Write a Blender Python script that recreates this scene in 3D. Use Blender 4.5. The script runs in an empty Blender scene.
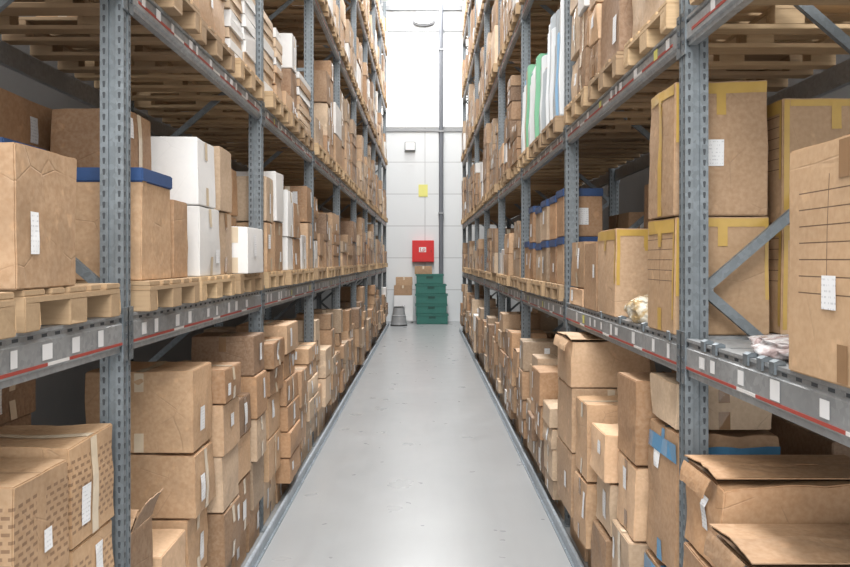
import bpy, bmesh, math, random
from mathutils import Vector
from mathutils import noise as mn
R = random.Random(29)
C = bpy.context.scene.collection
CAMZ = 2.28
WALLY = 28.3

# ---------------------------------------------------------------- materials
def new_mat(name, col, rough=0.6, metal=0.0):
    m = bpy.data.materials.new(name); m.use_nodes = True
    nt = m.node_tree; b = nt.nodes["Principled BSDF"]
    b.inputs["Base Color"].default_value = (*col, 1)
    b.inputs["Roughness"].default_value = rough
    b.inputs["Metallic"].default_value = metal
    return m, nt, b
def N(nt, t, **kw):
    n = nt.nodes.new(t)
    for k, v in kw.items(): setattr(n, k, v)
    return n
def mixc(nt, fac, a, b, blend='MIX'):
    n = N(nt, 'ShaderNodeMix', data_type='RGBA', blend_type=blend)
    for sock, v in ((n.inputs[0], fac), (n.inputs[6], a), (n.inputs[7], b)):
        if hasattr(v, 'links'): nt.links.new(v, sock)
        elif isinstance(v, tuple): sock.default_value = (*v, 1)
        else: sock.default_value = v
    return n.outputs[2]
def mth(nt, op, a, b=None):
    n = N(nt, 'ShaderNodeMath', operation=op)
    for i, v in enumerate((a, b)):
        if v is None: continue
        if hasattr(v, 'links'): nt.links.new(v, n.inputs[i])
        else: n.inputs[i].default_value = v
    return n.outputs[0]
def ramp(nt, src, p0, p1, c0=(0, 0, 0), c1=(1, 1, 1)):
    r = N(nt, 'ShaderNodeValToRGB'); nt.links.new(src, r.inputs[0])
    r.color_ramp.elements[0].position = p0; r.color_ramp.elements[1].position = p1
    r.color_ramp.elements[0].color = (*c0, 1); r.color_ramp.elements[1].color = (*c1, 1)
    return r.outputs[0]
def objco(nt, scale=(1, 1, 1)):
    tc = N(nt, 'ShaderNodeTexCoord'); mp = N(nt, 'ShaderNodeMapping')
    mp.inputs['Scale'].default_value = scale
    nt.links.new(tc.outputs['Object'], mp.inputs[0]); return mp.outputs[0]
def noise(nt, vec, scale, detail=3):
    n = N(nt, 'ShaderNodeTexNoise'); n.inputs['Scale'].default_value = scale
    n.inputs['Detail'].default_value = detail
    if vec is not None: nt.links.new(vec, n.inputs['Vector'])
    return n.outputs['Fac']
def bump(nt, b, h, s=0.2, d=0.01):
    n = N(nt, 'ShaderNodeBump'); n.inputs['Strength'].default_value = s; n.inputs['Distance'].default_value = d
    nt.links.new(h, n.inputs['Height']); nt.links.new(n.outputs[0], b.inputs['Normal'])

def cardboard(name, col, pattern=None, var=1):
    m, nt, b = new_mat(name, col, 0.6)
    tc = N(nt, 'ShaderNodeTexCoord'); oi = N(nt, 'ShaderNodeObjectInfo')
    vm = N(nt, 'ShaderNodeVectorMath', operation='ADD'); nt.links.new(tc.outputs['Object'], vm.inputs[0])
    sc = N(nt, 'ShaderNodeVectorMath', operation='SCALE'); nt.links.new(oi.outputs['Location'], sc.inputs[0]); sc.inputs['Scale'].default_value = 3.1
    nt.links.new(sc.outputs[0], vm.inputs[1]); v = vm.outputs[0]
    big = ramp(nt, noise(nt, v, 2.2, 5), .3, .72)
    dark = tuple(c * (1 - .32 * var) for c in col); lite = tuple(min(1, c * (1 + .12 * var)) for c in col)
    c = mixc(nt, big, dark, lite)
    c = mixc(nt, 0.6 * var, c, mixc(nt, oi.outputs['Random'], (col[0] * .50, col[1] * .47, col[2] * .44), tuple(min(1, x * 1.36) for x in col)))
    sm = noise(nt, v, 45, 3)
    c = mixc(nt, 0.10 * var, c, ramp(nt, sm, .35, .65, (.2, .13, .08), (.85, .72, .55)))
    stain = ramp(nt, noise(nt, v, 5, 6), .56, .72)
    c = mixc(nt, mth(nt, 'MULTIPLY', stain, .36 * var), c, tuple(x * .5 for x in col))
    scuff = ramp(nt, noise(nt, v, 11, 6), .62, .70)
    c = mixc(nt, mth(nt, 'MULTIPLY', scuff, .30 * var), c, tuple(min(1, x * 1.5) for x in col))
    vo = N(nt, 'ShaderNodeTexVoronoi', feature='DISTANCE_TO_EDGE'); vo.inputs['Scale'].default_value = 3.2; nt.links.new(v, vo.inputs['Vector'])
    cr = ramp(nt, vo.outputs['Distance'], 0.0, .012, (1, 1, 1), (0, 0, 0))
    cr = mth(nt, 'MULTIPLY', cr, ramp(nt, noise(nt, v, 4, 2), .48, .6))
    c = mixc(nt, mth(nt, 'MULTIPLY', cr, .30 * var), c, tuple(x * .5 for x in col))
    if pattern:
        sep = N(nt, 'ShaderNodeSeparateXYZ'); nt.links.new(objco(nt), sep.inputs[0])
        along = mth(nt, 'ADD', sep.outputs[0], sep.outputs[1])
        if pattern == 'weave':
            row = mth(nt, 'FLOOR', mth(nt, 'MULTIPLY', sep.outputs[2], 36))
            xs = mth(nt, 'ADD', mth(nt, 'MULTIPLY', along, 20), mth(nt, 'MULTIPLY', row, .5))
            fx = mth(nt, 'LESS_THAN', mth(nt, 'FRACT', xs), .62)
            fz = mth(nt, 'LESS_THAN', mth(nt, 'FRACT', mth(nt, 'MULTIPLY', sep.outputs[2], 36)), .45)
            mz = mth(nt, 'MULTIPLY', mth(nt, 'GREATER_THAN', sep.outputs[2], .04), mth(nt, 'LESS_THAN', sep.outputs[2], .36))
            mx = mth(nt, 'GREATER_THAN', mth(nt, 'ABSOLUTE', sep.outputs[1]), .035)
            f = mth(nt, 'MULTIPLY', mth(nt, 'MULTIPLY', mth(nt, 'MULTIPLY', fx, fz), .62), mth(nt, 'MULTIPLY', mz, mx))
            c = mixc(nt, f, c, (.13, .065, .035))
        else:
            cb = N(nt, 'ShaderNodeCombineXYZ'); nt.links.new(along, cb.inputs[0]); nt.links.new(sep.outputs[2], cb.inputs[1])
            br = N(nt, 'ShaderNodeTexBrick'); nt.links.new(cb.outputs[0], br.inputs['Vector'])
            br.inputs['Scale'].default_value = 1
            br.inputs['Brick Width'].default_value = .23; br.inputs['Row Height'].default_value = .052; br.inputs['Mortar Size'].default_value = .0020; br.offset = 0
            mz = mth(nt, 'MULTIPLY', mth(nt, 'GREATER_THAN', sep.outputs[2], .24), mth(nt, 'LESS_THAN', sep.outputs[2], .62))
            my = mth(nt, 'LESS_THAN', mth(nt, 'ABSOLUTE', mth(nt, 'ADD', sep.outputs[1], -.04)), .225)
            f = mth(nt, 'MULTIPLY', mth(nt, 'MULTIPLY', br.outputs['Fac'], .85), mth(nt, 'MULTIPLY', mz, my))
            c = mixc(nt, f, c, (.07, .035, .02))
    nt.links.new(c, b.inputs['Base Color'])
    bump(nt, b, mth(nt, 'SUBTRACT', noise(nt, v, 6, 4), mth(nt, 'MULTIPLY', cr, .15)), .5 * var, .016)
    return m
CARD = [cardboard('cardboard_a', (.50, .32, .185)), cardboard('cardboard_b', (.60, .40, .245)),
        cardboard('cardboard_c', (.37, .225, .125)), cardboard('cardboard_d', (.70, .53, .37)),
        cardboard('cardboard_e', (.47, .345, .235)), cardboard('cardboard_f', (.26, .155, .09)), cardboard('cardboard_g', (.45, .26, .135))]
CARD_W = [5, 4.5, 4.5, 3.4, 4, 2.8, 4]
M_WEAVE = cardboard('cardboard_woven_print', (.50, .32, .18), 'weave', .8)
M_LINES = cardboard('cardboard_line_print', (.58, .38, .22), 'lines', .7)
M_WHITE = cardboard('cardboard_white', (.76, .76, .75), None, .3)
def tape_mat(name, col, rough=.15):
    m, nt, b = new_mat(name, col, rough)
    c = mixc(nt, noise(nt, objco(nt), 14, 3), tuple(x * .75 for x in col), col)
    nt.links.new(c, b.inputs['Base Color']); return m
T_BROWN = tape_mat('packing_tape_brown', (.33, .20, .11)); T_LIGHT = tape_mat('packing_tape_clear', (.76, .64, .48))
T_YEL = tape_mat('packing_tape_yellow', (.60, .39, .10), .3); T_BLUE = tape_mat('packing_tape_blue', (.10, .28, .48))
M_BLUE, nt, b = new_mat('blue_lid_plastic', (.035, .085, .26), .45)
nt.links.new(mixc(nt, noise(nt, objco(nt), 8), (.022, .055, .14), (.035, .085, .23)), b.inputs['Base Color'])
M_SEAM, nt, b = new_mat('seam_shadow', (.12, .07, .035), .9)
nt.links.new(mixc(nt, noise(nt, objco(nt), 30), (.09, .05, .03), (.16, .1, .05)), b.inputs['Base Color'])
M_LABEL, nt, b = new_mat('paper_label', (.85, .85, .84), .6)
w = N(nt, 'ShaderNodeTexWave', bands_direction='Z'); nt.links.new(objco(nt), w.inputs[0]); w.inputs['Scale'].default_value = 18; w.inputs['Distortion'].default_value = 0
nz = ramp(nt, noise(nt, objco(nt, (40, 40, 8)), 3, 1), .5, .56)
mm = mth(nt, 'MULTIPLY', ramp(nt, w.outputs[1], .72, .8), nz)
nt.links.new(mixc(nt, mm, (.80, .81, .82), (.60, .61, .63)), b.inputs['Base Color'])

def steel(name, col, metal=.55, rough=.42):
    m, nt, b = new_mat(name, col, rough, metal)
    v = objco(nt)
    vo = N(nt, 'ShaderNodeTexVoronoi'); vo.inputs['Scale'].default_value = 45; nt.links.new(v, vo.inputs['Vector'])
    c = mixc(nt, ramp(nt, vo.outputs['Color'], .2, .8), tuple(x * .85 for x in col), tuple(min(1, x * 1.15) for x in col))
    c = mixc(nt, ramp(nt, noise(nt, v, 2.5, 5), .35, .75), c, tuple(x * .72 for x in col))
    nt.links.new(c, b.inputs['Base Color']); return m
M_POST = steel('galvanised_post', (.225, .255, .275), .4, .5); M_BEAM = steel('galvanised_beam', (.36, .375, .385), .35, .45)
M_BEAM2 = steel('galvanised_beam_lip', (.22, .255, .28)); M_RAIL = steel('rail_steel', (.40, .45, .50), .4, .4)
M_RAILB = steel('rail_base_steel', (.16, .19, .215), .3, .5)
M_HOLE, nt, b = new_mat('slot_dark', (.05, .055, .06), .8)
nt.links.new(mixc(nt, noise(nt, objco(nt), 5), (.04, .045, .05), (.08, .09, .10)), b.inputs['Base Color'])
M_RED, nt, b = new_mat('red_strip', (.42, .05, .03), .5)
sp_ = N(nt, 'ShaderNodeSeparateXYZ'); nt.links.new(objco(nt), sp_.inputs[0])
dsh = mth(nt, 'LESS_THAN', mth(nt, 'FRACT', mth(nt, 'MULTIPLY', sp_.outputs[1], 1.3)), .78)
nt.links.new(mixc(nt, dsh, (.66, .64, .62), (.34, .055, .04)), b.inputs['Base Color'])

M_WOOD, nt, b = new_mat('pallet_wood', (.55, .38, .2), .75)
g = noise(nt, objco(nt, (2, 25, 25)), 2.5, 4)
oi = N(nt, 'ShaderNodeObjectInfo')
tone = mixc(nt, oi.outputs['Random'], (.60, .43, .25), (.34, .235, .14))
c = mixc(nt, ramp(nt, g, .3, .75), tone, (.26, .16, .085)); c = mixc(nt, .4, tone, c)
nt.links.new(c, b.inputs['Base Color']); bump(nt, b, g, .2, .004)

M_FLOOR, nt, b = new_mat('polished_concrete', (.3, .31, .32), .3)
v = objco(nt)
c = mixc(nt, ramp(nt, noise(nt, v, .7, 5), .25, .75), (.248, .258, .264), (.285, .294, .300))
c = mixc(nt, mth(nt, 'MULTIPLY', ramp(nt, noise(nt, objco(nt, (6, .5, 1)), 1.5, 4), .5, .75), .25), c, (.215, .22, .225))
c = mixc(nt, mth(nt, 'MULTIPLY', noise(nt, v, 120, 2), .12), c, (.18, .185, .19))
nt.links.new(c, b.inputs['Base Color'])
nt.links.new(ramp(nt, noise(nt, v, 2.5, 3), .3, .7, (.27, .27, .27), (.33, .33, .33)), b.inputs['Roughness'])
b.inputs['Specular IOR Level'].default_value = .38

def plain(name, col, rough=.6, metal=0, var=.9, sc=6):
    m, nt, b = new_mat(name, col, rough, metal)
    nt.links.new(mixc(nt, noise(nt, objco(nt), sc), tuple(x * var for x in col), col), b.inputs['Base Color']); return m
M_WALL, nt, b = new_mat('white_wall_panels', (.8, .8, .8), .55)
sep = N(nt, 'ShaderNodeSeparateXYZ'); nt.links.new(objco(nt), sep.inputs[0])
cb = N(nt, 'ShaderNodeCombineXYZ'); nt.links.new(sep.outputs[0], cb.inputs[0]); nt.links.new(sep.outputs[2], cb.inputs[1])
br = N(nt, 'ShaderNodeTexBrick'); nt.links.new(cb.outputs[0], br.inputs['Vector']); br.offset = 0
br.inputs['Scale'].default_value = 1; br.inputs['Brick Width'].default_value = 6; br.inputs['Row Height'].default_value = 1.18; br.inputs['Mortar Size'].default_value = .015
br.inputs['Color1'].default_value = (.66, .68, .69, 1); br.inputs['Color2'].default_value = (.64, .66, .67, 1); br.inputs['Mortar'].default_value = (.42, .43, .44, 1)
nt.links.new(br.outputs[0], b.inputs['Base Color'])
M_SIDE = plain('side_wall_paint', (.26, .26, .26), .8)
M_CEIL = plain('ceiling_metal', (.6, .6, .6), .7)
M_TRIM = plain('grey_trim', (.28, .29, .30), .5)
M_PIPE = plain('pipe_grey', (.15, .16, .18), .45)
M_GREEN = plain('green_crate_plastic', (.025, .15, .12), .4); M_GREEND = plain('green_crate_dark', (.012, .07, .055), .5)
M_FIRE = plain('fire_red_paint', (.60, .01, .01), .35); M_FIRED = plain('fire_red_dark', (.4, .008, .008), .35)
M_WPLAS = plain('white_plastic', (.78, .78, .78), .4); M_YSIGN = plain('yellow_sign', (.72, .69, .20), .5)
M_STOOL = plain('stool_grey', (.27, .275, .28), .4); M_BLACK = plain('black_rubber', (.03, .03, .03), .7)
M_LRIM = plain('lamp_rim_grey', (.12, .125, .13), .5)
M_WRAP = plain('dark_stretch_wrap', (.04, .042, .046), .22, 0, .6, 20)
M_DIFF = plain('lamp_diffuser', (.80, .80, .79), .3)
M_WIN, nt, b = new_mat('daylight_glazing', (.9, .92, .93), .2)
nt.links.new(mixc(nt, noise(nt, objco(nt), .6), (.9, .92, .94), (1, 1, 1)), b.inputs['Emission Color']); b.inputs['Emission Strength'].default_value = .9
def film(name, a_, b_):
    m, nt, b = new_mat(name, a_, .12)
    nt.links.new(mixc(nt, ramp(nt, noise(nt, objco(nt), 16, 2), .40, .6), a_, b_), b.inputs['Base Color'])
    b.inputs['Transmission Weight'].default_value = .25; b.inputs['IOR'].default_value = 1.2
    bump(nt, b, noise(nt, objco(nt), 30, 3), .8, .015); return m
M_BAG = film('clear_plastic_wrap', (.42, .33, .32), (.78, .78, .79)); M_BAGY = film('tan_plastic_wrap', (.52, .38, .20), (.80, .76, .65))
SLAB = [plain('sleeve_white', (.70, .72, .73), .3), plain('sleeve_green', (.18, .45, .27), .35), plain('sleeve_blue', (.20, .36, .52), .35),
        plain('sleeve_grey', (.40, .43, .45), .35), plain('sleeve_tan', (.52, .38, .25), .6), plain('sleeve_teal', (.12, .36, .34), .35)]

# ---------------------------------------------------------------- mesh helpers
class MB:
    def __init__(s): s.v = []; s.f = []; s.m = []
    def quad(s, pts, mi=0):
        i = len(s.v); s.v += [tuple(p) for p in pts]; s.f.append(tuple(range(i, i + len(pts)))); s.m.append(mi)
    def box(s, x0, x1, y0, y1, z0, z1, mi=0):
        if x0 > x1: x0, x1 = x1, x0
        if y0 > y1: y0, y1 = y1, y0
        i = len(s.v)
        s.v += [(x0, y0, z0), (x1, y0, z0), (x1, y1, z0), (x0, y1, z0), (x0, y0, z1), (x1, y0, z1), (x1, y1, z1), (x0, y1, z1)]
        for f in ((0, 3, 2, 1), (4, 5, 6, 7), (0, 1, 5, 4), (1, 2, 6, 5), (2, 3, 7, 6), (3, 0, 4, 7)):
            s.f.append(tuple(i + k for k in f)); s.m.append(mi)
    def prism(s, prof, a0, a1, axis='z', mi=0):
        n = len(prof); i = len(s.v)
        for a in (a0, a1):
            for (p, q) in prof:
                s.v.append((p, q, a) if axis == 'z' else ((p, a, q) if axis == 'y' else (a, p, q)))
        for k in range(n):
            s.f.append((i + k, i + (k + 1) % n, i + n + (k + 1) % n, i + n + k)); s.m.append(mi)
        s.f.append(tuple(i + k for k in range(n))[::-1]); s.m.append(mi)
        s.f.append(tuple(i + n + k for k in range(n))); s.m.append(mi)
    def bar(s, p, q, w, t, mi=0):
        p = Vector(p); q = Vector(q); d = (q - p).normalized()
        up = Vector((0, 1, 0)); a = d.cross(up).normalized() * (w / 2); b2 = up * (t / 2)
        i = len(s.v)
        for c in (p, q):
            for sa, sb in ((-1, -1), (1, -1), (1, 1), (-1, 1)): s.v.append(tuple(c + a * sa + b2 * sb))
        for f in ((0, 1, 2, 3), (7, 6, 5, 4), (0, 4, 5, 1), (1, 5, 6, 2), (2, 6, 7, 3), (3, 7, 4, 0)):
            s.f.append(tuple(i + k for k in f)); s.m.append(mi)
    def lathe(s, prof, n=24, mi=0):
        i = len(s.v); m = len(prof)
        for k in range(n):
            a = 2 * math.pi * k / n
            for r, z in prof: s.v.append((r * math.cos(a), r * math.sin(a), z))
        for k in range(n):
            for j in range(m - 1):
                a = i + k * m + j; b = i + ((k + 1) % n) * m + j
                s.f.append((a, b, b + 1, a + 1)); s.m.append(mi)
    def mesh(s, name, mats, origin=(0, 0, 0), bev=0, fixn=False):
        me = bpy.data.meshes.new(name)
        o = origin
        me.from_pydata([(v[0] - o[0], v[1] - o[1], v[2] - o[2]) for v in s.v], [], s.f)
        for m in mats: me.materials.append(m)
        me.polygons.foreach_set('material_index', s.m)
        if bev or fixn:
            bm = bmesh.new(); bm.from_mesh(me)
            bmesh.ops.remove_doubles(bm, verts=bm.verts, dist=1e-5)
            bmesh.ops.recalc_face_normals(bm, faces=bm.faces)
            if bev:
                es = [e for e in bm.edges if len(e.link_faces) == 2 and e.calc_face_angle(0) > .6]
                bmesh.ops.bevel(bm, geom=es, offset=bev, segments=2, affect='EDGES', clamp_overlap=True)
            bm.to_mesh(me); bm.free()
        me.update(); return me
def mk(name, me, loc=(0, 0, 0), parent=None, label=None, cat=None, group=None, kind=None, rot=None):
    o = bpy.data.objects.new(name, me); C.objects.link(o)
    if parent is not None: o.parent = parent
    o.location = loc
    if rot: o.rotation_euler = rot
    if label: o["label"] = label
    if cat: o["category"] = cat
    if group: o["group"] = group
    if kind: o["kind"] = kind
    return o

# ---------------------------------------------------------------- room shell
def shell(name, x0, x1, y0, y1, z0, z1, mat, label):
    mb = MB(); mb.box(x0, x1, y0, y1, z0, z1)
    return mk(name, mb.mesh(name, [mat]), label=label, cat=name.split('_')[0], kind="structure")
shell('floor', -4.2, 4.2, -5, WALLY + .2, -.1, 0, M_FLOOR, "polished grey concrete warehouse floor")
shell('wall_back', -4.2, 4.2, WALLY, WALLY + .2, 0, 12.2, M_WALL, "white panelled end wall of the aisle")
shell('wall_left', -4.4, -4.2, -1, WALLY + .2, 0, 12.2, M_SIDE, "grey wall behind the storage racks")
shell('wall_right', 4.2, 4.4, -1, WALLY + .2, 0, 12.2, M_SIDE, "grey wall behind the storage racks")
shell('ceiling', -4.4, 4.4, -1, WALLY + .2, 12.2, 12.4, M_CEIL, "light grey warehouse ceiling")
shell('trim_1', -4.2, 4.2, WALLY - .05, WALLY, 7.03, 7.13, M_TRIM, "thin grey horizontal rail across the end wall")
shell('trim_2', -4.2, 4.2, WALLY - .05, WALLY, 10.72, 10.80, M_TRIM, "thin grey horizontal rail above the glazing")
shell('trim_3', -4.2, 4.2, WALLY - .1, WALLY, 11.5, 11.66, M_TRIM, "dark grey horizontal beam near the ceiling")
mb = MB(); mb.box(-2.2, 2.2, WALLY - .03, WALLY - .003, 7.2, 10.65, 0)
win = mk('window_1', mb.mesh('window', [M_WIN]), label="bright daylight glazing high in the end wall", cat="window", kind="structure")
mb = MB()
for x in (-2.2, -.73, .73, 2.2): mb.box(x - .025, x + .025, WALLY - .045, WALLY - .004, 7.2, 10.65)
for z in (7.2, 10.63): mb.box(-2.2, 2.2, WALLY - .045, WALLY - .004, z - .02, z + .02)
mk('window_frame', mb.mesh('window_frame', [M_WPLAS]), parent=win)

# ---------------------------------------------------------------- racks
Q = {-1: 1.05, 1: 1.07}
NP = {-1: 10, 1: 9}
def ZQ(s, z): return CAMZ + (z - CAMZ) * Q[s]
SIDES = {-1: dict(x=1.36 * 1.05, lv=[ZQ(-1, z) for z in (2.045, 3.53, 5.45, 7.35, 9.1)]),
         1: dict(x=1.18 * 1.07, lv=[ZQ(1, z) for z in (1.94, 3.33, 5.2, 7.1, 8.85)])}
PYS = {s: [Q[s] * (.56 + 2.8 * k) for k in range(NP[s])] for s in (-1, 1)}
DEP = 1.1
def post_mesh():
    mb = MB(); a, d = .054, .042
    prof = [(-a, -d), (-.016, -d), (-.016, -d + .012), (.016, -d + .012), (.016, -d), (a, -d), (a, -.012), (a - .01, -.012), (a - .01, .012), (a, .012), (a, d), (-a, d), (-a, .012), (-a + .01, .012), (-a + .01, -.012), (-a, -.012)]
    mb.prism(prof, 0, 11.4)
    z = .08
    while z < 11.3:
        for cx in (-.035, .035):
            pts = [(cx - .007, z + .012), (cx - .004, z - .012), (cx + .004, z - .012), (cx + .007, z + .012), (cx + .004, z + .016), (cx - .004, z + .016)]
            mb.quad([(p, -d - .001, q) for p, q in pts], 1)
        for sx in (-1, 1):
            for cy in (-.027, .027):
                pts = [(cy - .007, z + .012), (cy - .004, z - .012), (cy + .004, z - .012), (cy + .007, z + .012)]
                mb.quad([(sx * (a + .001), p, q) for p, q in pts], 1)
        z += .05
    mb.box(-.064, .08, -.065, .065, 0, .008)
    return mb.mesh('rack_post', [M_POST, M_HOLE])
POSTM = post_mesh()
def brace_mesh(s, x):
    mb = MB(); z0 = .4; i = 0
    pts = []
    while z0 < 11.2:
        pts.append((x + .045 if i % 2 == 0 else x + DEP - .045, z0)); z0 += .87; i += 1
    for k in range(len(pts) - 1):
        mb.bar((s * pts[k][0], 0, pts[k][1]), (s * pts[k + 1][0], 0, pts[k + 1][1]), .045, .03)
    for z in (.2, 4.6, 11.1): mb.box(s * x, s * (x + DEP), -.014, .014, z, z + .04)
    return mb.mesh('rack_brace', [M_POST])
for s, P in SIDES.items():
    PY = PYS[s]; L = PY[1] - PY[0] - .11
    rk = bpy.data.objects.new('pallet_rack', None); C.objects.link(rk)
    rk.location = (s * (P['x'] + DEP / 2), 13, 0); rk.empty_display_size = .3
    rk["label"] = "tall galvanised steel pallet rack loaded with boxes along the aisle"; rk["category"] = "storage rack"; rk["group"] = "pallet racks lining the aisle"
    ox, oy = rk.location.x, 13
    def add(name, me, loc, par=rk, **k):
        return mk(name, me, (loc[0] - (ox if par is rk else 0), loc[1] - (oy if par is rk else 0), loc[2]), parent=par, **k)
    bm_ = brace_mesh(s, P['x'])
    for y in PY:
        fr = bpy.data.objects.new('upright_frame', None); C.objects.link(fr); fr.parent = rk; fr.location = (s * P['x'] - ox, y - oy, 0)
        mk('post', POSTM, (0, 0, 0), parent=fr); mk('post', POSTM, (s * DEP, 0, 0), parent=fr)
        mk('brace', bm_, (-s * P['x'], 0, 0), parent=fr)
    xf = P['x'] - .055
    def beam_mesh(h, lip, front=True):
        mb = MB()
        x0 = s * xf if front else s * (P['x'] + DEP + .055)
        sg = s if front else -s
        f = lambda x: x0 + sg * x
        prof = [(f(.0), 0), (f(.05), 0), (f(.05), -h), (f(.012), -h), (f(.012), -h * .86), (f(0), -h * .80), (f(0), -h * .26), (f(.012), -h * .20), (f(.012), -.018), (f(0), -.013)]
        mb.prism(prof, 0, L, 'y')
        for yy in (-.055, L):
            mb.box(f(-.006), f(0.001), yy - .005, yy + .06, -h - .04, .03, 1)
            for k in range(3): mb.box(f(-.010), f(-.006), yy + .02, yy + .035, -h + .01 + k * .055, -h + .03 + k * .055, 2)
        if lip:
            y = .12
            while y < L - .1:
                mb.quad([(f(.0115), y, -.033), (f(.0115), y + .04, -.033), (f(.0115), y + .04, -.021), (f(.0115), y, -.021)], 2); y += .10
        return mb.mesh('rack_beam', [M_BEAM, M_BEAM2, M_HOLE], fixn=False)
    b1 = beam_mesh(.175, True); b2 = beam_mesh(.13, False); bb = beam_mesh(.13, False, False)
    strip1 = MB(); strip1.box(s * (xf - .002), s * (xf + .0005), 0, L, -.139, -.127); strip1 = strip1.mesh('beam_strip', [M_RED])
    strip2 = MB(); strip2.box(s * (xf - .002), s * (xf + .001), 0.08, L - .08, -.084, -.070); strip2 = strip2.mesh('beam_strip', [M_RED])
    for li, z in enumerate(P['lv']):
        for k in range(len(PY) - 1):
            y = PY[k] + .055
            bo = add('beam', b1 if li == 0 else b2, (0, y, z))
            mk('red_strip', strip1 if li == 0 else strip2, (0, 0, 0), parent=bo)
            add('beam', bb, (0, y, z))
            if li <= 1 and k < 5:
                yy = .12 if k else 1.3
                while yy < 2.65:
                    w = R.uniform(.04, .075); h = R.uniform(.05, .074) if li == 0 else R.uniform(.04, .055)
                    mb = MB(); zc = -.086 if li == 0 else -.052
                    mb.quad([(s * (xf - .0025), 0, -h / 2), (s * (xf - .0025), w, -h / 2), (s * (xf - .0025), w, h / 2), (s * (xf - .0025), 0, h / 2)])
                    mk('location_label', mb.mesh('location_label', [M_YSIGN if R.random() < .06 else M_WPLAS]), (0, yy, zc), parent=bo)
                    yy += R.uniform(.11, .4)
    if s == 1:
        for k in (0, 1):
            mb = MB(); n = 8; L2 = L - .02
            for j in range(n):
                mb.box(s * (xf + .052), s * (P['x'] + DEP + .003), .01 + j * L2 / n, (j + .96) * L2 / n, -.03, -.001)
                mb.box(s * (xf + .052), s * (P['x'] + DEP + .003), .01 + j * L2 / n, .01 + j * L2 / n + .02, -.06, -.03)
            add('deck_panel', mb.mesh('deck_panel', [M_BEAM]), (0, PY[k] + .055, P['lv'][0]))
        for yy in (2.62, 2.72, 2.84, 3.15, 3.28, 3.75, 4.2, 4.7, 5.2):
            mb = MB(); mb.prism([(s * (xf - .012), -.03), (s * (xf - .003), -.03), (s * (xf - .003), .002), (s * (xf + .03), .002), (s * (xf + .03), .014), (s * (xf + .015), .02), (s * (xf + .005), .02), (s * (xf - .012), .012)], 0, .04, 'y')
            add('beam_clip', mb.mesh('beam_clip', [M_BEAM2], fixn=True), (0, yy, P['lv'][0]))
for s, xi in ((-1, 1.248), (1, 1.092)):
    mb = MB(); y1_ = PYS[s][-1] + .1
    mb.prism([(s * xi, 0), (s * (xi + .097), 0), (s * (xi + .097), .008), (s * xi, .008)], .4, y1_, 'y', 1)
    mb.prism([(s * (xi + .020), .008), (s * (xi + .050), .008), (s * (xi + .050), .085), (s * (xi + .042), .092), (s * (xi + .028), .092), (s * (xi + .020), .085)], .4, y1_, 'y', 0)
    yy = .6
    while yy < y1_:
        mb.box(s * (xi + .004), s * (xi + .016), yy, yy + .012, .008, .016, 0); yy += .6
    mk('guide_rail', mb.mesh('guide_rail', [M_RAIL, M_RAILB], fixn=True), label="low raised steel guide rail bolted along the rack foot", cat="guide rail", group="floor guide rails")
# ---------------------------------------------------------------- pallets
def pallet_mesh(v):
    r = random.Random(v); mb = MB()
    ws = [.145, .1, .145, .1, .145]; gap = (.8 - sum(ws)) / 4; y = -.4
    for w in ws:
        mb.box(-.6 + r.uniform(0, .006), .6 - r.uniform(0, .006), y, y + w, .122, .144); y += w + gap
    for x in (-.6, -.0725, .455): mb.box(x, x + .145, -.4, .4, .1, .122)
    for x in (-.6, -.0725, .455):
        for y, w in ((-.4, .1), (-.0725, .145), (.3, .1)): mb.box(x, x + .145, y, y + w, .022, .1)
    for y, w in ((-.4, .1), (-.0725, .145), (.3, .1)): mb.box(-.6, .6, y, y + w, 0, .022)
    return mb.mesh('pallet', [M_WOOD], bev=.003)
PM = [pallet_mesh(i) for i in range(3)]
def slots(s, k): return [PYS[s][k] + .12 + i * .93 for i in range(3)]
for s, P in SIDES.items():
    for li, z in enumerate(P['lv']):
        for k in range(NP[s] - 1):
            if s == 1 and li == 0 and k < 2: continue
            if k == 0 and li > 1: continue
            for y in slots(s, k):
                mk('pallet', R.choice(PM), (s * (P['x'] + .50 + R.uniform(-.03, .02)), y + .4, z + .001), label="wooden pallet with slatted deck resting on rack beams", cat="pallet", group="wooden pallets on the racks")
# ---------------------------------------------------------------- boxes
SPECS = []
def spec(s, x0, x1, y0, y1, z0, z1, mat=None, hero=False, **k):
    if hero:
        q = Q[s]; x0, x1, y0, y1 = x0 * q, x1 * q, y0 * q, y1 * q
        def tz(z):
            if z == 0: return 0
            if z == 2.2: return SIDES[s]['lv'][0] + .146
            if z == 1.952: return SIDES[s]['lv'][0] + .001
            return ZQ(s, z)
        z0, z1 = tz(z0), tz(z1)
        if z0 == 0:
            x0 = max(x0, SIDES[s]['x'] - .06)
            x1 = max(x1, x0 + .4)
    SPECS.append(dict(s=s, x0=x0, x1=x1, y0=y0, y1=y1, z0=z0, z1=z1, mat=mat or R.choices(CARD, CARD_W)[0], hero=hero, k=k))
def stack(s, x0, x1, y0, y1, zs, top={}, **k):
    m = k.pop('mat', None); jt = k.pop('jit', .02)
    for i in range(len(zs) - 1):
        kk = dict(k)
        if i == len(zs) - 2: kk.update(top)
        spec(s, x0 + R.uniform(0, jt), x1 + R.uniform(-.03, 0), y0 + R.uniform(0, .012), y1 - R.uniform(0, .012), zs[i], zs[i + 1], m, True, **kk)
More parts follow.
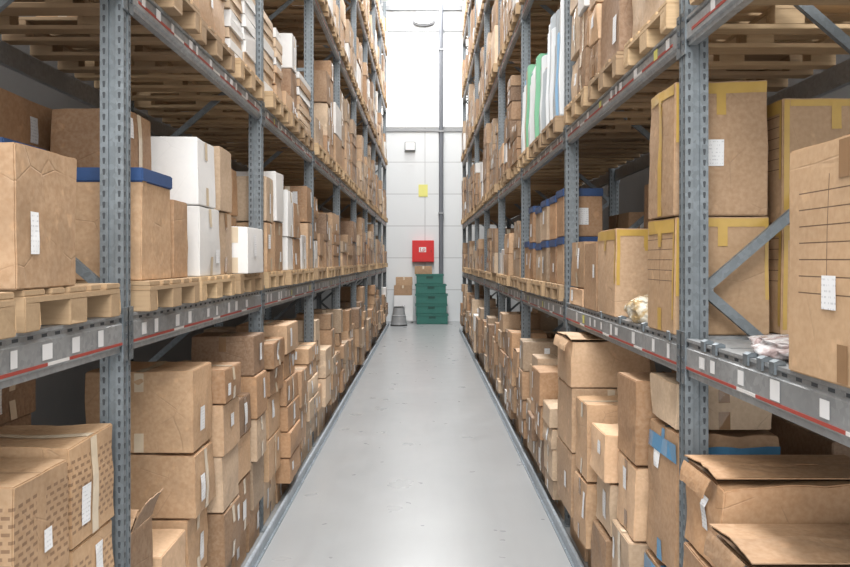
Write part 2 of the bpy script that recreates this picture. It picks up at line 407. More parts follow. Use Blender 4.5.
def fill(s, y0, y1, z0, hmin, hmax, xf, depth, wcol=(.32, .54), hbox=(.22, .46), white=.9, lid=0, mats=None, over=0):
    y = y0; pal = mats or (CARD + [M_WHITE])
    while y < y1 - .2:
        w = min(R.uniform(*wcol), y1 - y)
        if y1 - (y + w) < .26: w = y1 - y
        wt = (lambda q: None if mats else CARD_W + [white * q])
        H = R.uniform(hmin, hmax); z = z0; bh = R.uniform(*hbox); m = R.choices(pal, wt(1.3))[0]
        d = depth * R.uniform(.8, 1); last = None; xo = R.uniform(0, .04); colov = R.uniform(.3, .9) * over
        while z + bh <= z0 + H + .02:
            sh = R.uniform(0, .06) if R.random() < .4 else 0
            ov = colov + R.uniform(-.03, .03) if (z > .12 and over) else 0
            spec(s, xf + (xo if not over else 0) + R.uniform(0, .015) - ov, xf + d - ov, y + .007 + sh * R.random(), y + w - .007 - sh * .5, z, z + bh, m, yaw=R.uniform(-.018, .018))
            last = SPECS[-1]
            z += bh
            if R.random() < .6:
                bh = R.uniform(*hbox); m = R.choices(pal, wt(1))[0]
        if last and R.random() < lid: last['k']['lid'] = True
        elif last and R.random() < .10 and z0 < 2.2 and not mats: last['k']['open'] = 'sag'
        y += w
G = -1
stack(G, 1.30, 1.74, 2.42, 2.83, [0, .38, .77, 1.16, 1.565], mat=M_WEAVE, lab='AF', tape=None, crush=.004)
stack(G, 1.31, 1.80, 2.86, 3.26, [0, .40, .79, 1.19, 1.59], mat=M_WEAVE, lab='A', tape=T_LIGHT, crush=.004)
stack(G, 1.80, 2.3, 2.55, 3.2, [0, .5, 1.0, 1.52], mat=CARD[4])
stack(G, 1.32, 1.80, 3.46, 3.76, [0, .35, .72, 1.04], top=dict(open=True), lab='F', mat=CARD[2])
stack(G, 1.30, 1.80, 3.80, 4.25, [0, .40, .80], mat=CARD[1])
stack(G, 1.28, 1.95, 4.30, 4.72, [0, .42, .82, 1.19, 1.66], mat=CARD[0], tape=T_LIGHT, lab='A', jit=.05, crush=.006)
stack(G, 1.23, 1.75, 4.76, 5.18, [0, .35, .70, 1.05, 1.38, 1.6], jit=.06)
stack(G, 2.0, 2.38, 3.5, 3.95, [0, .5, 1.0, 1.5, 1.75], mat=CARD[5])
stack(G, 1.22, 1.75, 5.24, 5.62, [0, .36, .74, 1.05, 1.32], jit=.06); stack(G, 1.21, 1.75, 5.66, 6.04, [0, .42, .78, 1.1, 1.42, 1.72], jit=.06)
spec(G, 1.28, 1.58, 2.40, 2.82, 2.2, 2.66, CARD[0], True, tape=T_LIGHT, lab='A', crush=.003)
spec(G, 1.60, 2.2, 2.90, 3.24, 2.2, 2.70, CARD[4], True, lid=True)
spec(G, 1.30, 1.82, 3.52, 3.93, 2.2, 2.66, CARD[0], True, lid=True, tape=T_BROWN)
stack(G, 2.02, 2.4, 3.5, 4.3, [2.2, 2.70, 3.12], mat=CARD[6])
spec(G, 1.30, 1.53, 3.97, 4.22, 2.2, 2.6, CARD[2], True)
stack(G, 1.55, 1.98, 3.98, 4.38, [2.2, 2.70, 3.08], mat=CARD[6])
spec(G, 1.30, 1.60, 4.42, 4.88, 2.2, 2.6, M_WHITE, True, lab='A'); spec(G, 1.31, 1.64, 4.42, 4.8, 2.6, 3.0, M_WHITE, True, lab='')
stack(G, 1.68, 2.3, 4.5, 5.1, [2.2, 2.65, 3.0])
stack(G, 1.31, 1.64, 4.93, 5.28, [2.2, 2.6, 3.02], mat=CARD[4]); stack(G, 1.46, 1.85, 5.3, 6.0, [2.2, 2.62, 2.98], mat=CARD[6])
spec(G, 1.23, 1.43, 5.34, 5.85, 2.2, 2.52, M_WHITE, True)
stack(G, 1.29, 1.75, 6.29, 6.62, [2.2, 2.6, 2.98]); stack(G, 1.28, 1.75, 6.64, 7.02, [2.2, 2.62], mat=CARD[2]); spec(G, 1.29, 1.75, 6.66, 7.0, 2.62, 3.06, M_WHITE, True)
stack(G, 1.28, 1.75, 7.18, 7.5, [2.2, 2.5, 2.95], mat=M_WHITE); stack(G, 1.28, 1.75, 7.52, 7.9, [2.2, 2.5, 2.85], mat=CARD[6])
stack(G, 1.28, 1.75, 8.06, 8.4, [2.2, 2.55], mat=M_WHITE); stack(G, 1.28, 1.75, 8.42, 8.8, [2.2, 2.7, 3.1])
G = 1
stack(G, 1.08, 1.8, 2.88, 3.26, [0, .37, .73, 1.10, 1.46], top=dict(open='sag', crush=.035), mat=CARD[6], lab='A', crush=.012)
stack(G, 1.03, 1.8, 2.42, 2.82, [0, .45, .9, 1.32], top=dict(open='sag', crush=.035, wrap=True), mat=CARD[2], tape=T_BROWN, lab='A', crush=.01)
stack(G, 1.11, 1.65, 3.46, 3.95, [0, .42, .82, 1.5], mat=CARD[2], tape=T_BLUE, band=T_BLUE, lab='A', crush=.022)
spec(G, 1.14, 1.6, 3.5, 3.9, 1.5, 1.73, CARD[3], True, crush=.015)
stack(G, 1.06, 1.6, 4.0, 4.4, [0, .4, .8, 1.2, 1.65], jit=.05, crush=.008)
stack(G, 1.03, 1.55, 4.44, 4.85, [0, .34, .66, .98, 1.28], crush=.015, jit=.06)
stack(G, 1.0, 1.55, 4.9, 5.32, [0, .42, .85, 1.36], mat=CARD[0], crush=.012, jit=.05)
stack(G, 1.0, 1.62, 5.38, 5.97, [0, .46, .92, 1.38, 1.72], top=dict(open='sag', crush=.015), mat=CARD[1], jit=.04)
stack(G, 1.85, 2.2, 3.5, 4.3, [0, .5, 1.0, 1.45], mat=CARD[5]); stack(G, 1.75, 2.2, 4.5, 5.5, [0, .5, 1.0, 1.6])
spec(G, 1.11, 1.72, 1.72, 2.35, 1.952, 2.62, M_LINES, True, tape=T_BROWN, lab='A', labpos=(.55, .12, .30, .14), crush=-.004)
spec(G, 1.12, 1.56, 3.45, 3.86, 1.952, 2.48, M_LINES, True, tape=T_YEL, corner=1, lab='F')
spec(G, 1.12, 1.56, 3.45, 3.86, 2.48, 3.1, CARD[0], True, tape=T_YEL, corner=2, lab='F', crush=.008)
stack(G, 1.59, 2.12, 3.45, 3.86, [1.952, 2.45, 3.02], mat=M_LINES, tape=T_YEL, corner=1, lab='F')
spec(G, 1.12, 1.52, 4.52, 4.98, 1.952, 2.47, CARD[1], True, tape=T_YEL, corner=1, lab='')
spec(G, 1.12, 1.52, 5.02, 5.42, 1.952, 2.4, CARD[2], True); stack(G, 1.12, 1.52, 5.46, 5.98, [1.952, 2.2, 2.42])
stack(G, 1.66, 2.2, 4.5, 5.1, [1.952, 2.4, 2.80], top=dict(lid=True)); stack(G, 1.66, 2.2, 5.2, 5.9, [1.952, 2.4, 2.86], mat=CARD[2])
SLABSLOT = {(1, 2, 0), (1, 2, 1), (1, 2, 2)}
for s, P in SIDES.items():
    X = P['x'] - .06; PY = PYS[s]
    for k in range(1, NP[s] - 1):
        ya, yb = PY[k] + .085, PY[k + 1] - .085
        if k >= 2:
            fill(s, ya, yb, 0, 1.05 if k < 7 else .7, 1.72, X, .58, over=.13, wcol=(.34, .66), hbox=(.17, .40))
            if k < 5: fill(s, ya, yb, 0, 1.1, 1.6, X + .62, .42, wcol=(.4, .7), hbox=(.35, .5))
        for li, z in enumerate(P['lv']):
            zz = z + .146
            room = (P['lv'][li + 1] if li + 1 < len(P['lv']) else z + 1.6) - .16 - zz
            for si, y in enumerate(slots(s, k)):
                if li == 0 and k == 1: continue
                if li == 1 and (s, k, si) in SLABSLOT:
                    fill(s, y, y + .8, zz, room * .45, room * .75, X + .68, .38, wcol=(.4, .8), hbox=(.3, .5)); continue
                if s == -1 and li == 0 and k == 2:
                    fill(s, y, y + .8, zz, room * .4, room * .85, X + .61, .43, wcol=(.38, .8), hbox=(.25, .45)); continue
                if s == 1 and li == 0 and k == 2:
                    for c_ in range(2):
                        y_ = y + c_ * .4; z_ = zz; hh = R.uniform(.34, .40)
                        for t_ in range(2 if si != 2 or c_ == 0 else 1):
                            spec(s, X + .01, X + .36, y_ + .006, y_ + .36, z_, z_ + hh, CARD[R.choice([0, 2, 6, 4])], lid=True); SPECS[-1]['hero2'] = True
                            z_ += hh + .052
                    fill(s, y, y + .8, zz, room * .4, room * .7, X + .55, .46, wcol=(.38, .8), hbox=(.25, .45))
                    continue
                if s == -1 and li == 1 and k in (1, 2) and si != 1:
                    fill(s, y, y + .8, zz, room * .35, room * .6, X - .01, .75, wcol=(.38, .8), hbox=(.06, .11), mats=[CARD[3], CARD[3], M_WHITE, CARD[1]]); continue
                wh = 4 if (s == -1 and li == 0 and k == 3) else (3 if li in (1, 2) else 1.3)
                fill(s, y, y + .8, zz, room * .35, room * .88 - (.08 if (s == 1 and li == 0) else 0), X - .02 - R.uniform(0, .05), .6, wcol=(.26, .75), hbox=(.15, .48) if li < 2 else (.2, .65), white=wh, lid=.2 if (s == 1 and li == 0) else 0)
                if k < 5 and li < 3: fill(s, y, y + .8, zz, room * .4, room * .85, X + .61, .43, wcol=(.38, .8), hbox=(.25, .45))
    for y in slots(s, 0)[1:]:
        fill(s, y, y + .8, P['lv'][1] + .146, .4, .9, X, .5)

def build(S, individual, stuffMB=None, matidx=None):
    s = S['s']; xa, xb = sorted((s * S['x0'], s * S['x1'])); y0, y1, z0, z1 = S['y0'], S['y1'], S['z0'] + .001, S['z1'] - .001
    cx, cy = (xa + xb) / 2, (y0 + y1) / 2
    W, D, H = xb - xa, y1 - y0, z1 - z0
    k = S['k']; r = R
    if individual and not S['hero'] and not k.get('lid') and H > .13 and r.random() < .35: k['crush'] = r.uniform(.004, .016)
    sk = .012 + max(0, k.get('crush', 0)) * .6
    cor = {}; ca, sa_ = math.cos(k.get('yaw', 0)), math.sin(k.get('yaw', 0))
    for i in (0, 1):
        for j in (0, 1):
            for l in (0, 1):
                a = sk * (1 if l else .4)
                q = Vector((xa + i * W + (r.uniform(0, a) * (1 - 2 * i)), y0 + j * D + (r.uniform(0, a) * .6 * (1 - 2 * j)), z0 + l * (H - r.uniform(0, .010 + max(0, k.get('crush', 0))))))
                dx_, dy_ = q.x - cx, q.y - cy
                q.x, q.y = cx + dx_ * ca - dy_ * sa_, cy + dx_ * sa_ + dy_ * ca
                cor[i, j, l] = q
    bx, by, bz = r.uniform(-.007, .012), r.uniform(-.003, .004), r.uniform(-.014, .001)
    sd = Vector((r.uniform(0, 50), r.uniform(0, 50), 0)); na = (.008 + k.get('crush', 0)) if individual else 0
    def P(u, v, w):
        p = Vector()
        for i in (0, 1):
            for j in (0, 1):
                for l in (0, 1):
                    p += cor[i, j, l] * ((u if i else 1 - u) * (v if j else 1 - v) * (w if l else 1 - w))
        su, sv, sw = (math.sin(math.pi * t) for t in (u, v, w))
        p += Vector((bx * (u - .5) * 2 * sv * sw, by * (v - .5) * 2 * su * sw, bz * w * su * sv))
        if na:
            nn = abs(mn.noise(p * 4.5 + sd)) * na
            p += Vector((nn * (1 - 2 * u), nn * .7 * (1 - 2 * v), -nn * w))
        return p
    ua = 0 if s == 1 else 1
    def patch(mb, face, a0, a1, b0, b1, off=.003, mi=0, n=5):
        a0, b0 = max(a0, 0.012), max(b0, .012); a1, b1 = min(a1, .988), min(b1, .988)
        def q(a, b):
            if face == 'A': return P(ua, a, b) + Vector((off * (-1 if ua == 0 else 1), 0, 0))
            if face == 'F': return P(a, 0, b) + Vector((0, -off, 0))
            return P(a, b, 1) + Vector((0, 0, off))
        la = a1 - a0 > b1 - b0
        for t in range(n):
            if la:
                c0, c1 = a0 + (a1 - a0) * t / n, a0 + (a1 - a0) * (t + 1) / n
                mb.quad([q(c0, b0), q(c1, b0), q(c1, b1), q(c0, b1)], mi)
            else:
                c0, c1 = b0 + (b1 - b0) * t / n, b0 + (b1 - b0) * (t + 1) / n
                mb.quad([q(a0, c0), q(a1, c0), q(a1, c1), q(a0, c1)], mi)
    tape = k.get('tape', r.choice([T_BROWN, T_LIGHT, T_LIGHT, T_LIGHT, None, T_BLUE if r.random() < .2 else T_BROWN]))
    if S['mat'] is M_WHITE and tape: tape = T_LIGHT
    flat = H < .13
    if flat: tape = k.get('tape', None)
    tdir = r.random() < .6; full = r.random() < .22
    lab = k.get('lab', '' if flat else r.choice(['', 'A', 'A', 'A', 'F', 'AF']))
    def tapes(mb, mi=0, n=5):
        if tape is None: return
        if tdir:
            t = .029 / D; dz = 1 if full else min(.4, .12 / H)
            patch(mb, 'T', 0, 1, .5 - t, .5 + t, mi=mi, n=n); patch(mb, 'A', .5 - t, .5 + t, 1 - dz, 1, mi=mi, n=n if full else 1)
            if not full: patch(mb, 'A', .5 - t, .5 + t, 0, dz, mi=mi, n=1)
        else:
            t = .029 / W; dz = min(.4, .12 / H)
            patch(mb, 'T', .5 - t, .5 + t, 0, 1, mi=mi, n=n); patch(mb, 'F', .5 - t, .5 + t, 1 - dz, 1, mi=mi, n=1); patch(mb, 'F', .5 - t, .5 + t, 0, dz, mi=mi, n=1)
        if k.get('band'):
            t = .045 / H
            for f in 'AF': patch(mb, f, 0, 1, .86 - t, .86 + t, off=.008, mi=mi, n=8)
        if k.get('corner'):
            t = .06 / H; td = .022 / D; tw = .022 / W; j = lambda: r.uniform(.6, 1.3)
            for f, q in (('A', td), ('F', tw)):
                patch(mb, f, r.uniform(0, .08), r.uniform(.9, 1), 1 - t * j(), 1, off=.0035, mi=mi)
                patch(mb, f, .5 - q * 1.1, .5 + q * 1.1, .75, 1, off=.0045, mi=mi)
                if k['corner'] == 1:
                    patch(mb, f, 0, q * 1.4 * j(), .5 * r.random(), 1, off=.004, mi=mi)
                    if f == 'F': patch(mb, f, 1 - q * 1.4 * j(), 1, .5 * r.random(), 1, off=.004, mi=mi)
                elif f == 'F': patch(mb, f, 0, q * j(), .55, 1, off=.004, mi=mi)
    def labels(mb, mi=0, n=3):
        for f in lab:
            w_, h_ = r.uniform(.05, .10), r.uniform(.08, .19); LL = D if f == 'A' else W
            w_, h_ = min(.4, w_ / LL), min(.65, h_ / H)
            a = r.uniform(.08, .92 - w_); b_ = r.uniform(.15, .92 - h_)
            if k.get('labpos'): a, w_, b_, h_ = k['labpos']
            patch(mb, f, a, a + w_, b_, b_ + h_, off=.0045, mi=mi, n=n)
    if not individual:
        mi = matidx[S['mat']]
        c = {kk: tuple(v) for kk, v in cor.items()}; i = len(stuffMB.v)
        o = [(0, 0, 0), (1, 0, 0), (1, 1, 0), (0, 1, 0), (0, 0, 1), (1, 0, 1), (1, 1, 1), (0, 1, 1)]
        stuffMB.v += [c[q] for q in o]; bx = by = bz = 0
        for f in ((0, 3, 2, 1), (4, 5, 6, 7), (0, 1, 5, 4), (1, 2, 6, 5), (2, 3, 7, 6), (3, 0, 4, 7)):
            stuffMB.f.append(tuple(i + q for q in f)); stuffMB.m.append(mi)
        if tape: tapes(stuffMB, matidx[tape], 1)
        labels(stuffMB, matidx[M_LABEL], 1)
        return
    org = (cx, cy, S['z0'])
    mb = MB(); n = 5 if not k.get('crush') else 8
    for f in range(6):
        for a in range(n):
            for b_ in range(n):
                q = []
                for da, db in ((0, 0), (1, 0), (1, 1), (0, 1)):
                    t1, t2 = (a + da) / n, (b_ + db) / n
                    q.append([P(0, t1, t2), P(1, t1, t2), P(t1, 0, t2), P(t1, 1, t2), P(t1, t2, 0), P(t1, t2, 1)][f])
                mb.quad(q)
    op = k.get('open')
    me = mb.mesh('cardboard_box', [S['mat']], origin=org, bev=.005)
    me.polygons.foreach_set('use_smooth', [True] * len(me.polygons))
    me.set_sharp_from_angle(angle=math.radians(28))
    white = S['mat'] is M_WHITE
    nm = 'white_box' if white else 'cardboard_box'
    size = 'flat' if flat else ('large' if max(W, D, H) > .52 else ('small' if max(D, H) < .32 else 'medium'))
    low = S['z1'] < 1.9
    if op: L_ = "brown cardboard box with its crumpled top flaps loose"
    elif k.get('lid'): L_ = "brown cardboard box covered with a dark blue lid"
    elif tape is T_YEL: L_ = "large brown cardboard box sealed with yellow tape at edges"
    elif tape is T_BLUE: L_ = "brown cardboard box sealed with blue tape"
    elif S['mat'] is M_WEAVE: L_ = "brown cardboard box with dark woven print and white label"
    elif white: L_ = f"{size} white carton stacked among brown boxes"
    else: L_ = f"{size} brown box{' with white label' if lab else ''} stacked {'under the first beam' if low else 'on a rack shelf'}"
    o = mk(nm, me, org, label=L_, cat="box", group="cartons stored on the racks")
    if not op and not k.get('lid') and not flat:
        sm = MB()
        if tdir: patch(sm, 'T', 0, 1, .5 - .002 / D, .5 + .002 / D, off=.0012)
        else: patch(sm, 'T', .5 - .002 / W, .5 + .002 / W, 0, 1, off=.0012)
        mk('seam', sm.mesh('seam', [M_SEAM], origin=org), parent=o)
    if tape and (not op) and not (k.get('lid')):
        t_ = MB(); tapes(t_); mk('packing_tape', t_.mesh('packing_tape', [tape], origin=org, fixn=True), parent=o)
    if lab:
        for f in lab:
            keep = lab; lab = f; t_ = MB(); labels(t_); lab = keep
            mk('shipping_label', t_.mesh('shipping_label', [M_LABEL], origin=org, fixn=True), parent=o)
    if k.get('lid'):
        t_ = MB(); t_.box(xa - .003, xb + .003, y0 - .003, y1 + .003, z1 - .02, z1 + .05)
        mk('lid', t_.mesh('lid', [M_BLUE], origin=org, bev=.006), parent=o)
    if k.get('wrap'):
        t_ = MB(); patch(t_, 'A', .0, .75, .25, .99, off=.007, n=8); patch(t_, 'F', .0, .22, .35, .99, off=.007, n=6)
        mk('stretch_wrap', t_.mesh('stretch_wrap', [M_WRAP], origin=org, fixn=True), parent=o, label="dark torn plastic stretch wrap")
    if op:
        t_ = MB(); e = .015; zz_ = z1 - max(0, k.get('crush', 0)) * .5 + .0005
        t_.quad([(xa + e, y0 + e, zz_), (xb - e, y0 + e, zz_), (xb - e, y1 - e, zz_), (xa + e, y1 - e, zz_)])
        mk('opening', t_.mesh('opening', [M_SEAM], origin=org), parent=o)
        def flap(p, q, out, a0, a1, ln, taper=.03, amp=.02):
            p, q = Vector(p), Vector(q); m_ = MB(); na_, nb_ = 12, 6; grid = []
            sd2 = Vector((r.uniform(0, 9), r.uniform(0, 9), 0))
            for ib in range(nb_ + 1):
                row = []
                for ia in range(na_ + 1):
                    t = ia / na_; w_ = ib / nb_
                    t2 = taper * w_ + t * (1 - 2 * taper * w_)
                    pos = p + (q - p) * t2; hh = 0; oo = 0; st_ = ln / nb_ * (1 + .05 * mn.noise(Vector((t * 5, 7, 0)) + sd2))
                    for m2 in range(ib):
                        a = a0 + (a1 - a0) * (m2 / nb_); oo += math.cos(a) * st_; hh += math.sin(a) * st_
                    # creased rather than wavy: sharp folds from absolute noise
                    nn = (abs(mn.noise(Vector((t * 3.2, w_ * 1.5, 0)) + sd2)) - .2) * amp * w_
                    row.append(pos + Vector(out) * (oo + nn * .3) + Vector((0, 0, hh + nn + (.006 * w_))))
                grid.append(row)
            for ib in range(nb_):
                for ia in range(na_):
                    m_.quad([grid[ib][ia], grid[ib][ia + 1], grid[ib + 1][ia + 1], grid[ib + 1][ia]])
            fo = mk('flap', m_.mesh('flap', [S['mat']], origin=org, fixn=True), parent=o)
            md = fo.modifiers.new('thickness', 'SOLIDIFY'); md.thickness = .005; md.offset = 0
        fl = D * .49; zt = z1 - k.get('crush', 0) * .3 + .003
        sg = op == 'sag'
        flap((xa + .008, y1 - .008, zt), (xb - .008, y1 - .008, zt), (0, -1, 0), .02 if sg else r.uniform(.2, .5), -.02, fl, amp=.02)
        flap((xb - .008, y0 + .008, zt + .002), (xa + .008, y0 + .008, zt + .002), (0, 1, 0), r.uniform(.02, .09) if sg else r.uniform(.3, .8), .0 if sg else .3, fl * .98, .01, .03)
        xi, sgn = (xa, -1) if s == 1 else (xb, 1)
        if not sg: flap((xi, y0 + .02, zt), (xi, y1 - .02, zt), (sgn, 0, 0), 1.3, .9, min(.14, W * .3))
        elif k.get('wrap') or S['hero']: flap((xi + sgn * .006, y0 + .03, zt - .01), (xi + sgn * .006, y1 - .05, zt - .01), (sgn, 0, 0), -1.1, -1.5, min(.09, H * .25), .06, .02)
    return o

def score(S):
    cy = (S['y0'] + S['y1']) / 2; cz = (S['z0'] + S['z1']) / 2
    vis = 1 if S['x0'] < SIDES[S['s']]['x'] + .3 else .35
    pz = 260 - 765 * (cz - CAMZ) / cy
    if pz < -30 or pz > 600: vis *= .05
    return (S['y1'] - S['y0'] + .3) * (S['z1'] - S['z0']) * vis / (cy * cy)
SPECS.sort(key=lambda S: (not (S['hero'] or S.get('hero2')), -score(S)))
nb = 0
SM = MB(); mats = CARD + [M_WEAVE, M_LINES, M_WHITE, T_BROWN, T_LIGHT, T_YEL, T_BLUE, M_LABEL]; midx = {m: i for i, m in enumerate(mats)}
for S in SPECS:
    if nb < 300: build(S, True); nb += 1
    else: build(S, False, SM, midx)
mk('cardboard_boxes', SM.mesh('cardboard_boxes', mats), label="many stacked brown cartons filling the distant rack levels", cat="boxes", group="cartons stored on the racks", kind="stuff")
print("BOXES", len(SPECS))

# ---------------------------------------------------------------- upright wrapped packages on the right upper level
zb = SIDES[1]['lv'][1] + .147
for (k_, si, hs) in ((2, 0, 1.0), (2, 1, .85), (2, 2, .9)):
    y = slots(1, k_)[si]; end = y + .8; lean = R.uniform(-.03, .03)
    while y < end - .05:
        t = R.uniform(.025, .07); h = hs * R.uniform(.78, 1.12)
        cur = R.choices([0, 1, 2, 3, 4, 5], [5, 2, 1.3, 2.5, 1.6, 1])[0]
        x0 = 1.16 + R.uniform(0, .08); x1 = 1.18 + R.uniform(.45, .6); mb = MB()
        sl_ = R.uniform(.01, .08)
        ring = [(x0, 0), (x0 - .008, h * .3), (x0 + .008, h * .6), (x0 + .012, h - sl_), (x0 + .05, h), ((x0 + x1) / 2, h - .01), (x1 - .02, h), (x1, h - .03), (x1, 0)]
        mb.prism(ring, 0, t - .006, 'y')
        mb.v = [(a, b_ + lean * c_, c_) for a, b_, c_ in mb.v]
        mk('flat_package', mb.mesh('flat_package', [SLAB[cur]], origin=(1.45, 0, 0), bev=.007), (1.45, y, zb), label=("white", "green", "pale blue", "grey", "tan", "teal")[cur] + " thin wrapped package standing upright on a pallet", cat="package", group="upright wrapped packages")
        y += t
# ---------------------------------------------------------------- plastic bags
def bag(name, x, y, z, rx, ry, rz, mat, label, seed):
    bm = bmesh.new(); bmesh.ops.create_icosphere(bm, subdivisions=5, radius=1)
    for v in bm.verts:
        p = v.co.copy(); d = 1 + .25 * mn.noise(p * 2.2 + Vector((seed, 0, 0))) + .16 * abs(mn.noise(p * 5 + Vector((0, seed, 0)))) + .05 * abs(mn.noise(p * 12))
        q = p * d; q.z = max(q.z, -.5)
        if q.z > .45: q.z = .45 + (q.z - .45) * .45
        v.co = Vector((q.x * rx, q.y * ry, (q.z + .5) * rz))
    me = bpy.data.meshes.new(name); bm.to_mesh(me); bm.free(); me.materials.append(mat)
    for p in me.polygons: p.use_smooth = True
    mk(name, me, (x, y, z), label=label, cat="plastic bag")
zb = SIDES[1]['lv'][0] + .002
bag('plastic_bag', 1.41, 2.84, zb + .002, .16, .24, .06, M_BAG, "flat goods wrapped in crumpled clear plastic on the shelf edge", 3)
bag('plastic_bag', 1.37, 4.47, zb + .002, .17, .22, .125, M_BAGY, "packet of tan parts in clear plastic wrap", 7)

# ---------------------------------------------------------------- far end objects
mb = MB(); n = 16
mb.prism([(.08 * math.cos(2 * math.pi * i / n), .08 * math.sin(2 * math.pi * i / n)) for i in range(n)], 0, 12.2)
pp = mk('wall_pipe', mb.mesh('wall_pipe', [M_PIPE], fixn=True), (.59, WALLY - .2, 0), label="tall dark grey vertical pipe running up the end wall", cat="pipe")
for z in (1.0, 4.0, 7.0, 10.0):
    mb = MB(); mb.box(-.1, .1, -.095, .2, -.03, .03); mk('pipe_bracket', mb.mesh('pipe_bracket', [M_TRIM]), (0, 0, z), parent=pp)
def oval(rx, rz, n=32, p=2.3):
    return [(rx * abs(math.cos(t)) ** (2 / p) * (1 if math.cos(t) >= 0 else -1), rz * abs(math.sin(t)) ** (2 / p) * (1 if math.sin(t) >= 0 else -1)) for t in [2 * math.pi * i / n for i in range(n)]]
mb = MB(); mb.prism(oval(.42, .21), 0, .12, 'y'); lamp = mk('wall_lamp', mb.mesh('wall_lamp', [M_LRIM]), (-.05, WALLY - .12, 11.12), label="oval bulkhead lamp with dark rim high on wall", cat="lamp")
mb = MB(); mb.prism(oval(.35, .145), -.04, .02, 'y'); mk('lamp_shade', mb.mesh('lamp_shade', [M_DIFF]), parent=lamp)
mb = MB(); mb.box(-.2, .2, .0, .12, .0, .34); sp = mk('alarm_box', mb.mesh('alarm_box', [M_STOOL], bev=.02), (-.55, WALLY - .12, 6.3), label="small grey alarm box mounted on the end wall", cat="alarm box")
mb = MB(); mb.box(-.17, .17, -.03, .0, .03, .31); mk('cover', mb.mesh('cover', [M_WPLAS], bev=.01), parent=sp)
mb = MB(); mb.box(-.17, .17, 0, .02, 0, .45); mk('wall_sign', mb.mesh('wall_sign', [M_YSIGN], bev=.004), (-.07, WALLY - .02, 4.62), label="plain yellow rectangular sign on the white wall", cat="sign")
mb = MB(); mb.box(-.4, .4, .02, .25, 0, .8); fc = mk('fire_hose_cabinet', mb.mesh('fire_hose_cabinet', [M_FIRE], bev=.01), (-.07, WALLY - .2505, 2.2), label="red fire hose cabinet mounted on the end wall", cat="fire cabinet")
mb = MB(); mb.box(-.37, .37, 0, .02, .03, .77); dr = mk('door', mb.mesh('cabinet_door', [M_FIRE], bev=.006), parent=fc)
mb = MB(); mb.box(.28, .32, -.03, 0, .36, .46); mk('handle', mb.mesh('handle', [M_FIRED], bev=.004), parent=dr)
mb = MB()
mb.box(-.15, .11, -.006, 0, -.08, .10)
emb = mk('hose_emblem', mb.mesh('hose_emblem', [M_WPLAS]), (0, -.001, .45), parent=dr)
mb = MB()
for i in range(12):
    a0, a1 = 2 * math.pi * i / 12, 2 * math.pi * (i + 1) / 12
    mb.quad([(.03 * math.cos(a0) + .03, -.008, .03 * math.sin(a0)), (.055 * math.cos(a0) + .03, -.008, .055 * math.sin(a0)), (.055 * math.cos(a1) + .03, -.008, .055 * math.sin(a1)), (.03 * math.cos(a1) + .03, -.008, .03 * math.sin(a1))])
mb.box(-.11, -.085, -.009, -.007, -.06, .08); mb.box(-.085, .03, -.009, -.007, -.06, -.045)
mk('hose_symbol', mb.mesh('hose_symbol', [M_FIRE]), parent=emb)
def crate(x, y, z, w, d, h, rz=0):
    mb = MB()
    mb.box(-w / 2 + .03, w / 2 - .03, -d / 2 + .03, d / 2 - .03, 0, .03)
    for a in (-1, 1):
        mb.box(a * (w / 2 - .03), a * (w / 2 - .05), -d / 2 + .03, d / 2 - .03, .03, h - .03); mb.box(-w / 2 + .03, w / 2 - .03, a * (d / 2 - .03) - .01, a * (d / 2 - .03) + .01, .03, h - .03)
    for i in range(7):
        xx = -w / 2 + .08 + i * (w - .16) / 6; mb.box(xx - .012, xx + .012, -d / 2 + .005, -d / 2 + .025, .03, h - .06)
    o = mk('plastic_crate', mb.mesh('plastic_crate', [M_GREEN], bev=.004), (x, y, z), label="dark green plastic storage crate in a stack", cat="crate", group="stacked green crates", rot=(0, 0, rz))
    mb = MB()
    for a in (-1, 1):
        mb.box(-w / 2, w / 2, a * d / 2, a * (d / 2 - .03), h - .06, h - .002); mb.box(a * w / 2, a * (w / 2 - .03), -d / 2, d / 2, h - .06, h - .002)
    mk('rim', mb.mesh('rim', [M_GREEN], bev=.005), parent=o)
    mb = MB(); mb.box(-.12, .12, -d / 2 - .004, -d / 2 + .006, h - .15, h - .08); mk('handle', mb.mesh('handle', [M_GREEND], bev=.004), parent=o)
    mb = MB(); mb.box(-w / 2 + .05, w / 2 - .05, -d / 2 + .05, d / 2 - .05, h - .12, h - .1); mk('contents', mb.mesh('contents', [M_GREEND]), parent=o)
z = 0
for w, h, dx in ((1.16, .36, .03), (1.14, .35, .0), (1.16, .36, .02), (1.12, .35, -.02), (1.0, .36, -.05)):
    crate(.22 + dx, 27.45, z, w, .7, h, R.uniform(-.04, .04)); z += h
def farbox(x, y, z, w, d, h, m=None, lab="brown cardboard box stacked near the end wall"):
    mb = MB(); mb.box(-w / 2, w / 2, -d / 2, d / 2, 0, h)
    o = mk('cardboard_box', mb.mesh('cardboard_box', [m or CARD[2]], bev=.01), (x, y, z), label=lab, cat="box", group="boxes by the end wall")
    mb = MB(); mb.box(-.03, .03, -d / 2 - .003, d / 2, h - .001, h + .003); mb.box(-.03, .03, -d / 2 - .004, -d / 2 - .001, h - .1, h + .003)
    mk('packing_tape', mb.mesh('packing_tape', [T_LIGHT]), parent=o)
farbox(-.06, 27.4, z, .62, .4, .28, CARD[2])
mb = MB(); mb.box(-.35, .35, -.25, .25, .05, 1.0); mb.box(-.3, .3, -.2, .22, 0, .05)
cab = mk('low_cabinet', mb.mesh('low_cabinet', [M_WPLAS], bev=.01), (-.78, 27.95, 0), label="low white cabinet against the end wall", cat="cabinet")
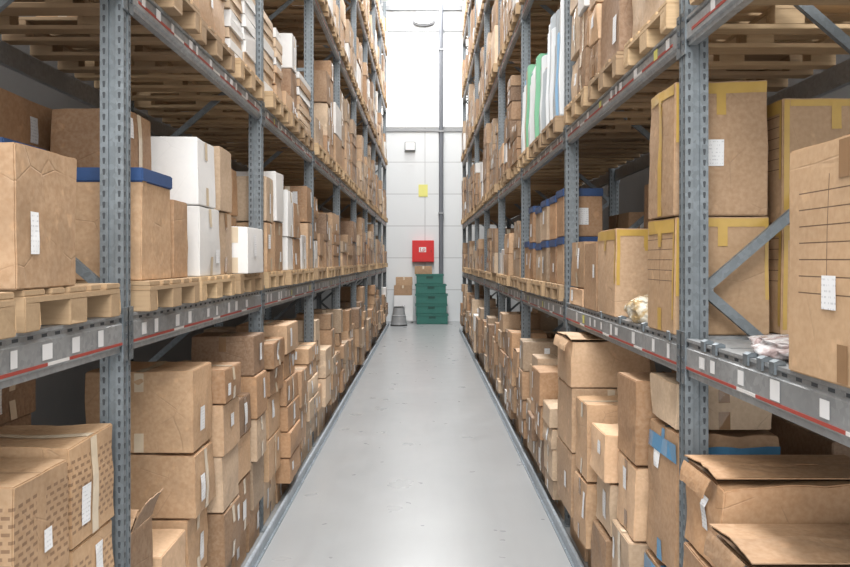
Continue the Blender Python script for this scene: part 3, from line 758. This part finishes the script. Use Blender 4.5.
for a in (-1, 1):
    mb = MB(); mb.box(a * .01, a * .335, -.265, -.25, .08, .97); d_ = mk('door', mb.mesh('cabinet_door', [M_WPLAS], bev=.004), parent=cab)
    mb = MB(); mb.box(a * .04, a * .055, -.285, -.265, .5, .65); mk('handle', mb.mesh('handle', [M_TRIM]), parent=d_)
farbox(-.8, 27.92, 1.0, .65, .45, .36, CARD[2]); farbox(-.76, 27.92, 1.36, .6, .42, .3, CARD[0])
mb = MB(); mb.lathe([(.285, .03), (.285, .07), (.275, .09), (.245, .33), (.25, .35), (.225, .37), (.19, .61), (.19, .63), (.0, .645)], 32)
st = mk('step_stool', mb.mesh('step_stool', [M_STOOL], fixn=True), (-.91, 26.6, 0), label="round grey tapered kick step stool on the floor", cat="stool")
mb = MB(); mb.lathe([(0, .646), (.18, .646), (.185, .652), (.18, .658), (0, .66)], 32); mk('tread', mb.mesh('tread', [M_BLACK], fixn=True), parent=st)
mb = MB(); mb.lathe([(.27, 0), (.295, 0), (.295, .04), (.27, .04), (.27, 0)], 32); mk('base_ring', mb.mesh('base_ring', [M_BLACK], fixn=True), parent=st)

# ---------------------------------------------------------------- lights
def area(name, loc, sx, sy, power, rot=(0, 0, 0), col=(1, 1, 1)):
    l = bpy.data.lights.new(name, 'AREA'); l.shape = 'RECTANGLE'; l.size = sx; l.size_y = sy; l.energy = power; l.color = col
    o = bpy.data.objects.new(name, l); C.objects.link(o); o.location = loc; o.rotation_euler = rot; return o
for i in range(6):
    area('ceiling_light', (0, 2.2 + i * 4.8, 12.0), 2.0, 4.6, 640 if i else 560, col=(1, .995, .985))
area('rear_fill_light', (0, -3, 7.5), 7, 4, 1150, rot=(math.radians(62), 0, 0), col=(1, .99, .975))  # unseen fill light added behind the camera, aimed forward to brighten the racks
w = bpy.data.worlds.new('World'); bpy.context.scene.world = w; w.use_nodes = True
bg = w.node_tree.nodes['Background']; bg.inputs[0].default_value = (1, .995, .985, 1); bg.inputs[1].default_value = 1.95

cam = bpy.data.cameras.new('Camera'); co = bpy.data.objects.new('Camera', cam); C.objects.link(co)
co.location = (0, 0, CAMZ); co.rotation_euler = (math.pi / 2, 0, 0)
cam.sensor_width = 36; cam.lens = 765 / 850 * 36; cam.shift_y = -23.5 / 850; cam.clip_start = .05; cam.clip_end = 200
bpy.context.scene.camera = co
bpy.context.scene.view_settings.view_transform = 'Standard'
